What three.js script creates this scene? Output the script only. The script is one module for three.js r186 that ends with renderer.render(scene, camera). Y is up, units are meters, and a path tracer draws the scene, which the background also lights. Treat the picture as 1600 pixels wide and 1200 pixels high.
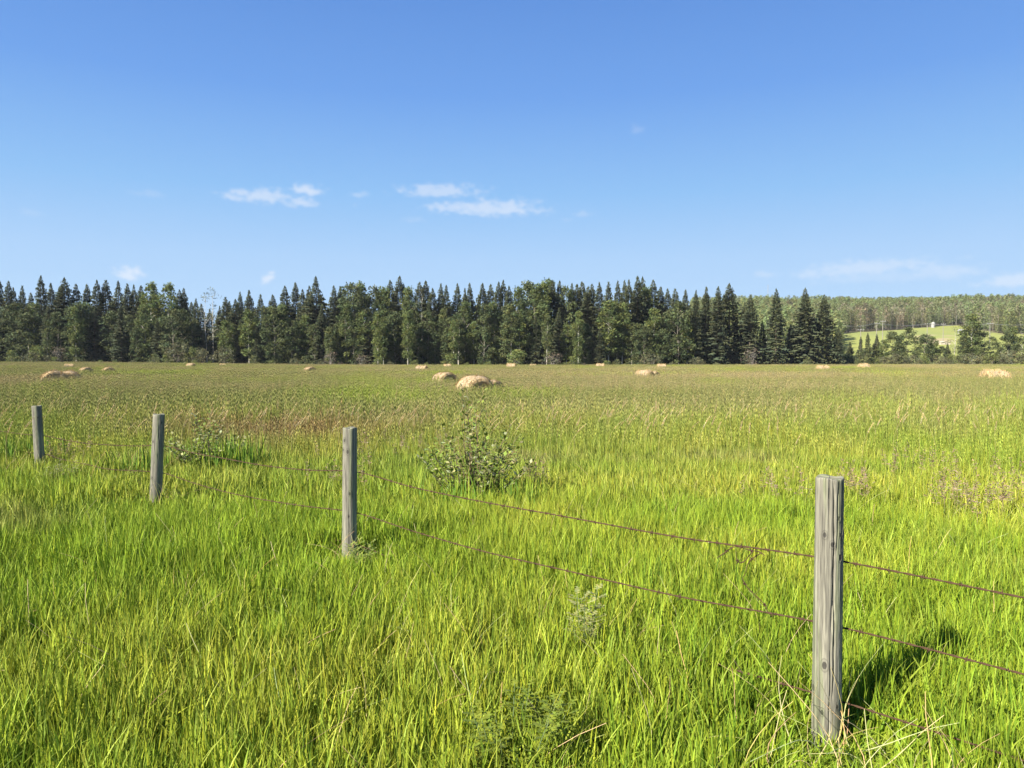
import * as THREE from 'three';
import { mergeGeometries } from 'three/addons/utils/BufferGeometryUtils.js';

// ------------------------------------------------------------------ camera, sky, sun, exposure
const scene = new THREE.Scene();
const F = 1164, HORIZON = 562, EYE = 1.65;
const PITCH = Math.atan((600 - HORIZON) / F);
const camera = new THREE.PerspectiveCamera(2 * Math.atan(600 / F) * 180 / Math.PI, 4 / 3, 0.05, 6000);
camera.position.set(0, EYE, 0);
camera.rotation.x = -PITCH;
scene.add(camera);

const renderer = new THREE.WebGLRenderer({ antialias: true });
renderer.toneMapping = THREE.LinearToneMapping;
renderer.toneMappingExposure = 3.0;
renderer.shadowMap.enabled = true;

const SUN_AZ = 51 * Math.PI / 180, SUN_EL = 37 * Math.PI / 180;
const sunDir = new THREE.Vector3(-Math.sin(SUN_AZ) * Math.cos(SUN_EL), Math.sin(SUN_EL), Math.cos(SUN_AZ) * Math.cos(SUN_EL));
const sun = new THREE.DirectionalLight(new THREE.Color().setRGB(1.0, 0.92, 0.77), 5.0);
sun.position.copy(sunDir).multiplyScalar(400);
sun.target.position.set(0, 0, -90);
sun.position.add(sun.target.position);
sun.castShadow = true;
sun.shadow.mapSize.set(4096, 4096);
Object.assign(sun.shadow.camera, { left: -220, right: 220, top: 160, bottom: -160, near: 1, far: 900 });
scene.add(sun, sun.target);

// ------------------------------------------------------------------ random numbers and noise
function rng(seed) {
  let a = seed >>> 0;
  return () => { a = (a + 0x6D2B79F5) | 0; let t = Math.imul(a ^ (a >>> 15), 1 | a); t = (t + Math.imul(t ^ (t >>> 7), 61 | t)) ^ t; return ((t ^ (t >>> 14)) >>> 0) / 4294967296; };
}
const hash2 = (x, y) => { let h = Math.imul(x | 0, 374761393) + Math.imul(y | 0, 668265263); h = Math.imul(h ^ (h >>> 13), 1274126177); return ((h ^ (h >>> 16)) >>> 0) / 4294967296; };
function noise2(x, y) {
  const xi = Math.floor(x), yi = Math.floor(y), fx = x - xi, fy = y - yi, u = fx * fx * (3 - 2 * fx), v = fy * fy * (3 - 2 * fy);
  const a = hash2(xi, yi), b = hash2(xi + 1, yi), c = hash2(xi, yi + 1), d = hash2(xi + 1, yi + 1);
  return a + (b - a) * u + (c - a) * v + (a - b - c + d) * u * v;
}
function fbm(x, y, n = 4) { let s = 0, a = 0.5, t = 0; for (let i = 0; i < n; i++) { s += a * noise2(x, y); t += a; x = x * 2.03 + 17.3; y = y * 2.03 + 5.7; a *= 0.5; } return s / t; }
const clamp = (x, a, b) => Math.min(b, Math.max(a, x));
const smooth = (a, b, x) => { const t = clamp((x - a) / (b - a), 0, 1); return t * t * (3 - 2 * t); };
const lerp = (a, b, t) => a + (b - a) * t;
function table(rows, x) { if (x <= rows[0][0]) return rows[0][1]; for (let i = 1; i < rows.length; i++) if (x <= rows[i][0]) return lerp(rows[i - 1][1], rows[i][1], (x - rows[i - 1][0]) / (rows[i][0] - rows[i - 1][0])); return rows[rows.length - 1][1]; }

// ------------------------------------------------------------------ sky: clear air with a few small fair weather clouds
{
  const W = 2880, H = 1440, data = new Float32Array(W * H * 4), D = Math.PI / 180, ex = 1 / renderer.toneMappingExposure;
  // elevation in degrees -> radiance
  const R = [[0, 0.50], [3, 0.48], [7.5, 0.425], [12.3, 0.285], [19.2, 0.168], [25.7, 0.123], [40, 0.085], [90, 0.06]];
  const G = [[0, 0.72], [3, 0.70], [7.5, 0.652], [12.3, 0.545], [19.2, 0.378], [25.7, 0.298], [40, 0.225], [90, 0.17]];
  const B = [[0, 0.965], [3, 0.965], [7.5, 0.958], [12.3, 0.918], [19.2, 0.84], [25.7, 0.735], [40, 0.60], [90, 0.48]];
  const clouds = [];   // azimuth, elevation, half width, half height (degrees), strength, slope
  const cl = (px, py, rx, ry, k, slope = 0) => { rx *= 1.12; ry *= 1.3; const az = Math.atan((px - 800) / F); clouds.push([az / D, Math.atan((HORIZON - py) / F * Math.cos(az)) / D, rx / F / D * Math.cos(az), ry / F / D, k, slope]); };
  cl(415, 311, 52, 9, .85); cl(486, 301, 22, 7, 1.0); cl(470, 319, 24, 7, .8); cl(563, 308, 14, 4, .45); cl(236, 306, 24, 4, .22);
  cl(690, 303, 56, 9, .75); cl(720, 326, 52, 7, .7); cl(770, 330, 80, 10, .85); cl(910, 337, 14, 4, .35); cl(887, 345, 8, 3, .25); cl(650, 346, 16, 4, .22);
  cl(203, 430, 17, 8, 1.3); cl(421, 436, 9, 7, 1.2, .5); cl(50, 333, 16, 5, .22); cl(992, 207, 11, 6, .22); cl(556, 322, 5, 3, .3);
  cl(1345, 422, 100, 9, .6, .045); cl(1470, 427, 55, 8, .5); cl(1400, 434, 110, 8, .25); cl(1585, 440, 45, 9, .7, .05); cl(1190, 430, 17, 4, .4);
  const r = rng(77);
  for (let i = 0; i < 60; i++) { const az = 42 + r() * 276; clouds.push([az > 180 ? az - 360 : az, 4 + r() * 11, 0.6 + r() * 3.4, 0.25 + r() * 0.4, 0.3 + r() * 0.6, 0]); }
  for (let j = 0; j < H; j++) {
    const el = ((j + 0.5) / H - 0.5) * 180;
    for (let i = 0; i < W; i++) {
      const k = (j * W + i) * 4;
      if (el < 0) { const t = clamp(-el / 4, 0, 1); data[k] = lerp(.50, .12, t) * ex; data[k + 1] = lerp(.72, .13, t) * ex; data[k + 2] = lerp(.965, .07, t) * ex; data[k + 3] = 1; continue; }
      let c = [table(R, el), table(G, el), table(B, el)];
      if (el < 24) {
        const a = ((i + 0.5) / W - 0.5) * 360;            // atan2(z, x)
        let az = a + 90; if (az > 180) az -= 360;          // 0 straight ahead, positive to the right
        let m = 0;
        for (const q of clouds) {
          const dx = (az - q[0]) / q[2]; if (dx < -1.7 || dx > 1.7) continue;
          const dy = (el - q[1] - q[5] * (az - q[0])) / q[3]; if (dy < -2.2 || dy > 2.2) continue;
          const n = fbm(az * 2.6 + 40, el * 6.5 + 9, 6), n2 = fbm(az * 0.9 + 3, el * 2.1, 3);
          const flat = dy < 0 ? dy * 1.5 : dy * 0.9;
          const s = 1.25 - Math.sqrt(dx * dx + flat * flat) + (n - 0.5) * 1.5 + (n2 - 0.5) * 0.7;
          m = Math.max(m, q[4] * smooth(0.0, 1.0, s));
        }
        if (m > 0) { const s = clamp(m, 0, 1) * 0.55; c = [lerp(c[0], .90, s), lerp(c[1], .93, s), lerp(c[2], .99, s)]; }
      }
      data[k] = c[0] * ex; data[k + 1] = c[1] * ex; data[k + 2] = c[2] * ex; data[k + 3] = 1;
    }
  }
  const t = new THREE.DataTexture(data, W, H, THREE.RGBAFormat, THREE.FloatType);
  t.mapping = THREE.EquirectangularReflectionMapping; t.magFilter = THREE.LinearFilter; t.minFilter = THREE.LinearFilter; t.needsUpdate = true;
  scene.background = t; scene.environment = t;
  scene.fog = new THREE.FogExp2(new THREE.Color().setRGB(0.80, 0.88, 1.0), 0.00008);
}

// ------------------------------------------------------------------ helpers
const used = {};
function numbered(name) { const n = used[name] = (used[name] ?? -1) + 1; return n ? `${name}_${String(n).padStart(3, '0')}` : name; }
function tag(o, label, category, group, kind) {
  o.name = numbered(o.name); o.userData.label = label; if (category) o.userData.category = category;
  if (group) o.userData.group = group; if (kind) o.userData.kind = kind;
  scene.add(o); return o;
}
function structure(o, label) { o.userData.kind = 'structure'; if (label) o.userData.label = label; scene.add(o); return o; }
function shade(o) { o.traverse((m) => { if (m.isMesh) { m.castShadow = true; m.receiveShadow = true; } }); return o; }
function mesh(name, geo, mat, parent) { const m = new THREE.Mesh(geo, mat); m.name = name; m.castShadow = m.receiveShadow = true; if (parent) parent.add(m); return m; }
// collects triangles with a colour each
class Tris {
  constructor() { this.p = []; this.c = []; this.i = []; }
  v(x, y, z, c) { this.p.push(x, y, z); this.c.push(c[0], c[1], c[2]); return this.p.length / 3 - 1; }
  tri(a, b, d, c) { const k = this.v(a[0], a[1], a[2], c); this.v(b[0], b[1], b[2], c); this.v(d[0], d[1], d[2], c); this.i.push(k, k + 1, k + 2); }
  quad(a, b, d, e, c) { const k = this.v(a[0], a[1], a[2], c); this.v(b[0], b[1], b[2], c); this.v(d[0], d[1], d[2], c); this.v(e[0], e[1], e[2], c); this.i.push(k, k + 1, k + 2, k, k + 2, k + 3); }
  tube(points, radii, sides, c) {
    const rows = [];
    for (let n = 0; n < points.length; n++) {
      const p = points[n], q = points[Math.min(n + 1, points.length - 1)], o = points[Math.max(n - 1, 0)];
      const d = new THREE.Vector3(q[0] - o[0], q[1] - o[1], q[2] - o[2]).normalize();
      const s = Math.abs(d.y) < 0.9 ? new THREE.Vector3(0, 1, 0) : new THREE.Vector3(1, 0, 0);
      const a = new THREE.Vector3().crossVectors(d, s).normalize(), b = new THREE.Vector3().crossVectors(d, a);
      const row = [], cc = typeof c === 'function' ? null : c;
      for (let k = 0; k < sides; k++) { const t = k / sides * Math.PI * 2, ca = Math.cos(t) * radii[n], sa = Math.sin(t) * radii[n]; row.push(this.v(p[0] + a.x * ca + b.x * sa, p[1] + a.y * ca + b.y * sa, p[2] + a.z * ca + b.z * sa, cc ?? c(n / (points.length - 1), k))); }
      rows.push(row);
    }
    for (let n = 0; n + 1 < rows.length; n++) for (let k = 0; k < sides; k++) { const k2 = (k + 1) % sides; this.i.push(rows[n][k], rows[n][k2], rows[n + 1][k2], rows[n][k], rows[n + 1][k2], rows[n + 1][k]); }
  }
  geo() {
    const g = new THREE.BufferGeometry();
    g.setAttribute('position', new THREE.Float32BufferAttribute(this.p, 3)); g.setAttribute('color', new THREE.Float32BufferAttribute(this.c, 3));
    g.setIndex(this.i); g.computeVertexNormals(); return g;
  }
}
const tint = (c, r, k = 0.2) => { const f = 1 + (r() - 0.5) * 2 * k, g = 1 + (r() - 0.5) * k; return [c[0] * f * g, c[1] * f, c[2] * f / g]; };
// photograph pixel and distance ahead -> place in the field
const cp = Math.cos(PITCH), sp = Math.sin(PITCH);
function at(px, py, d) { const u = (px - 800) / F, v = -(py - 600) / F, fy = -sp + v * cp, fz = -cp - v * sp, k = d / -fz; return new THREE.Vector3(u * k, EYE + fy * k, -d); }
const xAt = (px, d) => at(px, HORIZON, d).x;

// ------------------------------------------------------------------ terrain
const RIDGE = (x) => lerp(30, 47, smooth(-250, 180, x)) + 9 * smooth(240, 560, x) + 4 * (fbm(x * 0.006, 3.3) - 0.5) + 3.5 * (fbm(x * 0.03, 1.7, 3) - 0.5);
function height(x, z) {
  const d = -z;
  let h = -0.42 * smooth(5, 26, d) + 0.12 * (fbm(x * 0.05 + 9, z * 0.05) - 0.5) * smooth(6, 30, d);
  h += 0.65 * smooth(40, 180, d) * smooth(-20, -120, x);
  if (d > 205) {
    const side = smooth(20, 130, x);
    const ridge = RIDGE(x);
    const prof = d < 780 ? table([[205, 0], [260, 1.0], [310, 7.5], [470, 23.5], [620, 41], [780, ridge + 0.4]], d) : ridge + 0.4 - 6 * smooth(780, 1100, d) - 20 * smooth(1100, 2600, d);
    const low = d < 780 ? table([[205, 0], [400, 1], [780, ridge * 0.6]], d) : ridge * 0.6;
    h += lerp(low, prof, side) + 1.2 * (fbm(x * 0.02, z * 0.02) - 0.5) * smooth(230, 330, d);
  }
  return h;
}
const woodEdge = (x, z) => table([[0.40, 240], [0.437, 240], [0.443, 398], [0.52, 425], [0.555, 455], [0.60, 478], [0.613, 430], [0.66, 385], [1.2, 380]], x / -z) + 14 * (fbm(x * 0.05, 8) - 0.5);
{
  const axis = (spec) => { const out = [spec[0][0]]; for (let i = 0; i + 1 < spec.length; i++) { const [a, s] = spec[i], b = spec[i + 1][0], n = Math.max(1, Math.round(Math.abs(b - a) / s)); for (let k = 1; k <= n; k++) out.push(lerp(a, b, k / n)); } return out; };
  const xs = axis([[-3000, 300], [-600, 60], [-180, 15], [-40, 2], [40, 6], [560, 30], [1100, 200], [3000, 1]]);
  const zs = axis([[60, 20], [8, 1], [-24, 3], [-60, 6], [-200, 6], [-520, 12], [-840, 40], [-1200, 200], [-4000, 1]]);
  const p = [], c = [], idx = [];
  for (const z of zs) for (const x of xs) {
    p.push(x, height(x, z), z);
    const d = -z, n = fbm(x * 0.13, z * 0.13), n3 = fbm(x * 0.02 + 5, z * 0.02, 3);
    let col = [0.075 + 0.03 * n, 0.07 + 0.03 * n, 0.03];
    if (d > 170) { const m = smooth(215, 240, d); const lime = [0.125 + 0.07 * n3 + .05 * n, 0.165 + 0.06 * n3 + .02 * n, 0.042]; for (let k = 0; k < 3; k++) col[k] = lerp(col[k], lime[k], m); }
    const inWood = d > woodEdge(x, z) || (d > 170 && x < 0.36 * d);
    if (inWood) col = [0.06 + 0.03 * n, 0.05 + 0.025 * n, 0.03];
    const track = x / d > 0.545 && x / d < 0.585 && d > 325 && d < 385 && n > .45; if (track) col = [0.27, 0.22, 0.12];
    c.push(...col);
  }
  const w = xs.length;
  for (let j = 0; j + 1 < zs.length; j++) for (let i = 0; i + 1 < w; i++) { const a = j * w + i, b = a + 1, e = a + w, f = e + 1; idx.push(a, b, f, a, f, e); }
  const g = new THREE.BufferGeometry();
  g.setAttribute('position', new THREE.Float32BufferAttribute(p, 3)); g.setAttribute('color', new THREE.Float32BufferAttribute(c, 3)); g.setIndex(idx); g.computeVertexNormals();
  structure(mesh('ground', g, new THREE.MeshStandardMaterial({ vertexColors: true, roughness: 1 })), 'hay field, forest floor and rising hill meadow');
}

// ------------------------------------------------------------------ materials
const leafy = (t, rough = 0.75) => new THREE.MeshPhysicalMaterial({ vertexColors: true, side: THREE.DoubleSide, roughness: rough, transmission: t, thickness: 0, ior: 1.4, specularIntensity: 0.25 });
const M = {
  grass: leafy(0.36, 0.55), needles: leafy(0.12, 0.85), leaves: leafy(0.3, 0.75), dry: leafy(0.2, 0.85),
  bark: new THREE.MeshStandardMaterial({ vertexColors: true, roughness: 0.95 }),
  rust: new THREE.MeshStandardMaterial({ color: new THREE.Color().setRGB(0.060, 0.031, 0.016), roughness: 1, metalness: 0 }),
  galv: new THREE.MeshStandardMaterial({ color: new THREE.Color().setRGB(0.32, 0.32, 0.33), roughness: 0.5, metalness: 0.7 }),
  white: new THREE.MeshStandardMaterial({ color: new THREE.Color().setRGB(0.27, 0.27, 0.265), roughness: 0.6 }),
  cream: new THREE.MeshStandardMaterial({ color: new THREE.Color().setRGB(0.42, 0.37, 0.29), roughness: 0.7 }),
  dark: new THREE.MeshStandardMaterial({ color: new THREE.Color().setRGB(0.05, 0.05, 0.055), roughness: 0.35 }),
  poleWood: new THREE.MeshStandardMaterial({ color: new THREE.Color().setRGB(0.20, 0.185, 0.165), roughness: 0.9 }),
};

// ------------------------------------------------------------------ trees: one builder for each kind, several grown from it
function spruceForm(seed, H = 18, R = 2.7, bare = 0.05) {
  const r = rng(seed), root = new THREE.Group(); root.name = 'spruce_tree';
  const t = new Tris(), bark = [0.13, 0.10, 0.075];
  const pts = [], rad = []; for (let k = 0; k <= 6; k++) { const y = k / 6 * H * 0.98; pts.push([Math.sin(k + seed) * 0.06, y - 0.3, Math.cos(k * 1.3) * 0.06]); rad.push(lerp(0.2, 0.02, k / 6)); }
  t.tube(pts, rad, 6, (a) => tint(bark, r, 0.15));
  mesh('trunk', t.geo(), M.bark, root);
  const c = new Tris(), base = [0.070, 0.083, 0.042];
  let y = H * bare; let turn = r() * 6;
  const lump = r() * 10;
  while (y < H * 0.985) {
    const f = y / H, wide = Math.min(R * 1.3 * Math.pow(1 - f, 0.86), R * 0.92) * (0.72 + 0.5 * noise2(lump + y * 0.55, 3)) + 0.05;
    const n = f > 0.92 ? 6 : 9 + Math.floor(r() * 4);
    turn += 0.7;
    for (let k = 0; k < n; k++) {
      if (r() < 0.1) continue;
      const a = turn + k / n * Math.PI * 2 + (r() - 0.5) * 0.5, L = wide * (0.62 + 0.55 * r()), ca = Math.cos(a), sa = Math.sin(a);
      const drop = -0.10 - 0.42 * (1 - f) + (r() - 0.5) * 0.2, yb = y + (r() - 0.5) * 0.25;
      const P = (s, side, dy) => [ca * L * s - sa * side, yb + drop * L * s + 0.22 * L * s * s + dy, sa * L * s + ca * side];
      const col = tint(base, r, 0.30), w = Math.min(0.75, 0.07 + L * 0.32);
      c.quad(P(0.1, -0.05, 0), P(0.6, -w * .55, -0.06), P(1, 0, -0.02), P(0.6, w * .55, -0.06), col);
      const m = L > 1.2 ? 5 : 3;
      for (let q = 0; q < m; q++) {
        const s = 0.28 + 0.68 * (q + r() * 0.6) / m, sg = q % 2 ? 1 : -1, len = w * (1.25 - 0.6 * s) * (0.8 + 0.5 * r());
        c.tri(P(s, 0, 0.02), P(s + 0.16, sg * len, -0.12 - 0.16 * r()), P(Math.min(1.04, s + 0.22), sg * 0.04, -0.03), tint(col, r, 0.18));
        if (r() < 0.8) c.tri(P(s, 0.05 * sg, 0.03), P(s + 0.10, sg * 0.10, -0.28 - 0.28 * r()), P(s + 0.2, 0.02 * sg, 0), tint(col, r, 0.2));
        if (r() < 0.35) c.tri(P(s, 0, 0), P(s + .08, sg * .06, 0.2 + .12 * r()), P(s + 0.14, sg * .1, 0), tint(col, r, 0.2));
      }
    }
    y += (0.24 + 0.28 * (1 - f)) * (0.85 + 0.3 * r()) * (H / 18);
  }
  for (let k = 0; k < 4; k++) { const a = k * 1.57 + r(); c.tri([0, H * 0.965, 0], [Math.cos(a) * 0.16, H * 0.972, Math.sin(a) * 0.16], [0, H * 1.0, 0], base); }
  mesh('crown', c.geo(), M.needles, root).userData.kind = 'stuff';
  return root;
}
function broadForm(name, seed, o) {
  const r = rng(seed), root = new THREE.Group(); root.name = name;
  const { H, R, low, n, leafN, leaf, col, bark, spread = 0.8, stems = 1, thick = 0.13 } = o;
  const t = new Tris(), c = new Tris(), spots = [];
  const barkAt = (a) => (noise2(a * 40 + seed, 2) < 0.25 ? [bark[0] * 0.35, bark[1] * 0.33, bark[2] * 0.3] : tint(bark, r, 0.12));
  for (let s = 0; s < stems; s++) {
    const ang = r() * 6.28, lean = stems > 1 ? R * 0.7 * Math.sqrt(r()) : 0.5 * r(), pts = [], rad = [], top = H * (stems > 1 ? 0.6 + 0.35 * r() : 0.93);
    for (let k = 0; k <= 10; k++) { const f = k / 10; pts.push([Math.cos(ang) * lean * f * f + 0.10 * Math.sin(f * 7 + s), top * f - 0.25, Math.sin(ang) * lean * f * f + 0.1 * Math.cos(f * 5 + s)]); rad.push(lerp(thick, thick * 0.13, f)); }
    t.tube(pts, rad, 6, (a) => barkAt(a + s));
  }
  for (let k = 0; k < n; k++) {
    const f = Math.pow(r(), 0.85), y = H * lerp(low, 1, f), a = r() * 6.283;
    const prof = Math.pow(Math.sin(Math.PI * clamp(0.12 + 0.86 * f, 0, 1)), 0.6) * (0.75 + 0.5 * noise2(seed + a * 1.2, f * 5));
    const rr = R * prof * Math.sqrt(0.12 + 0.88 * r());
    const e = [Math.cos(a) * rr, y, Math.sin(a) * rr];
    spots.push(e);
    if (k % 3 === 0) t.tube([[0, Math.max(0.2, y - 0.5 * rr - 0.4), 0], [e[0] * 0.5, y - 0.12 * rr, e[2] * 0.5], e], [thick * 0.3, thick * 0.2, thick * 0.08], 4, tint(bark, r, 0.2));
  }
  for (const e of spots) {
    const cc = tint(col, r, 0.25), size = spread * (0.7 + 0.6 * r());
    for (let k = 0; k < leafN; k++) {
      const u = r() * 2 - 1, ph = r() * 6.283, q = Math.sqrt(1 - u * u), rr = size * Math.cbrt(r());
      const x = e[0] + q * Math.cos(ph) * rr, y = e[1] + u * rr * 0.7, z = e[2] + q * Math.sin(ph) * rr;
      const l = leaf * (0.6 + 0.8 * r()), a1 = r() * 6.283, b1 = (r() - 0.5) * 2.4, a2 = a1 + 1.2 + r() * 1.4, b2 = (r() - 0.5) * 2.4;
      c.tri([x, y, z], [x + Math.cos(a1) * Math.cos(b1) * l, y + Math.sin(b1) * l, z + Math.sin(a1) * Math.cos(b1) * l], [x + Math.cos(a2) * Math.cos(b2) * l, y + Math.sin(b2) * l, z + Math.sin(a2) * Math.cos(b2) * l], tint(cc, r, 0.22));
    }
  }
  mesh('trunk', t.geo(), M.bark, root); if (stems > 1) root.children[0].name = 'stems';
  mesh('crown', c.geo(), M.leaves, root).userData.kind = 'stuff';
  return root;
}
const ASPEN = [0.50, 0.47, 0.40];
const spruces = [[11, 18, 2.9, 0.03], [12, 18, 2.5, 0.03], [13, 18, 3.3, 0.02], [14, 18, 2.3, 0.04], [15, 18, 2.9, 0.03], [16, 18, 2.5, 0.03], [17, 18, 3.1, 0.02], [18, 18, 2.2, 0.04], [19, 18, 2.7, 0.03]].map((a) => spruceForm(...a));
const wideSpruces = [[21, 19.5, 3.7, 0.02], [22, 19.5, 3.9, 0.015], [23, 18, 3.6, 0.02]].map((a) => spruceForm(...a));
const aspens = [0, 1, 2, 3, 4, 5].map((k) => broadForm('aspen_tree', 31 + k, { H: 15, R: [2.5, 3.0, 2.1, 2.8, 2.3, 3.2][k], low: [0.10, 0.05, 0.16, 0.04, 0.22, 0.06][k], n: 78, leafN: 52, leaf: 0.34, spread: 0.95, col: [[0.10, 0.127, 0.046], [0.086, 0.11, 0.044], [0.106, 0.127, 0.05], [0.084, 0.107, 0.044], [0.118, 0.146, 0.046], [0.092, 0.112, 0.048]][k], bark: k === 2 || k === 4 ? ASPEN : [0.22, 0.205, 0.165] }));
const sparseAspens = [0, 1].map((k) => broadForm('aspen_tree', 51 + k, { H: 15, R: 1.6, low: 0.35, n: 34, leafN: 14, leaf: 0.24, col: [0.12, 0.13, 0.075], bark: [0.42, 0.40, 0.35] }));
const bushes = [0, 1, 2, 3].map((k) => broadForm('willow_bush', 61 + k, { H: 3, R: [1.9, 1.6, 2.2, 1.4][k], low: 0.05, n: 34, leafN: 34, leaf: 0.22, spread: 0.6, stems: 6, thick: 0.04, col: [[0.12, 0.14, 0.058], [0.13, 0.155, 0.052], [0.125, 0.13, 0.07], [0.145, 0.175, 0.055]][k], bark: [0.22, 0.19, 0.16] }));
const greyBush = broadForm('willow_bush', 71, { H: 3, R: 1.8, low: 0.1, n: 30, leafN: 16, leaf: 0.18, spread: 0.6, stems: 9, thick: 0.04, col: [0.15, 0.13, 0.105], bark: [0.26, 0.23, 0.20] });

let treeRand = rng(900);
const MARKS = [[-400, 'beyond the left edge'], [0, 'right of the left edge'], [66, 'right of the tallest left spruce'], [187, 'right of the spruce under the cloud puff'], [333, 'right of the half bare aspens'], [494, 'right of the tall ragged spruce'], [626, 'right of the sharp spruce tip by the white stems'], [786, 'right of the spruce tip above the nearest bales'], [1002, 'right of the twin spruce tips'], [1140, 'right of the tallest right shoulder spruce'], [1285, 'right of the three big loose spruces'], [1418, 'right of the mid meadow aspen'], [1518, 'right of the tallest young aspen']];
const ORDINAL = 'first second third fourth fifth sixth seventh eighth ninth tenth eleventh twelfth thirteenth fourteenth fifteenth sixteenth seventeenth eighteenth'.split(' ');
// alike things of one kind: each label counts from the landmark on its left
function countFrom(list, what) {
  const sorted = [...list].sort((a, b) => a.px - b.px), seen = {};
  for (const { px, t } of sorted) { let m = MARKS[0]; for (const q of MARKS) if (px >= q[0]) m = q; const n = seen[m[0]] = (seen[m[0]] ?? -1) + 1; t.userData.label = `${what}, ${ORDINAL[n] ?? 'last'} ${m[1]}`; }
}
const rows = { skySpruce: [], skyAspen: [], frontSpruce: [], frontAspen: [], bush: [], lowBush: [], youngAspen: [], youngSpruce: [] };
function plant(form, px, d, H, natural, widthScale, label, category, group) {
  const t = form.clone(); t.name = form.name; const x = xAt(px, d), z = -d, s = H / natural;
  t.position.set(x, height(x, z) - 0.05, z); t.rotation.set((treeRand() - 0.5) * 0.05, treeRand() * 6.283, (treeRand() - 0.5) * 0.05); t.scale.set(s * widthScale, s, s * widthScale);
  tag(shade(t), label, category, group);
  return t;
}
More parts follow.
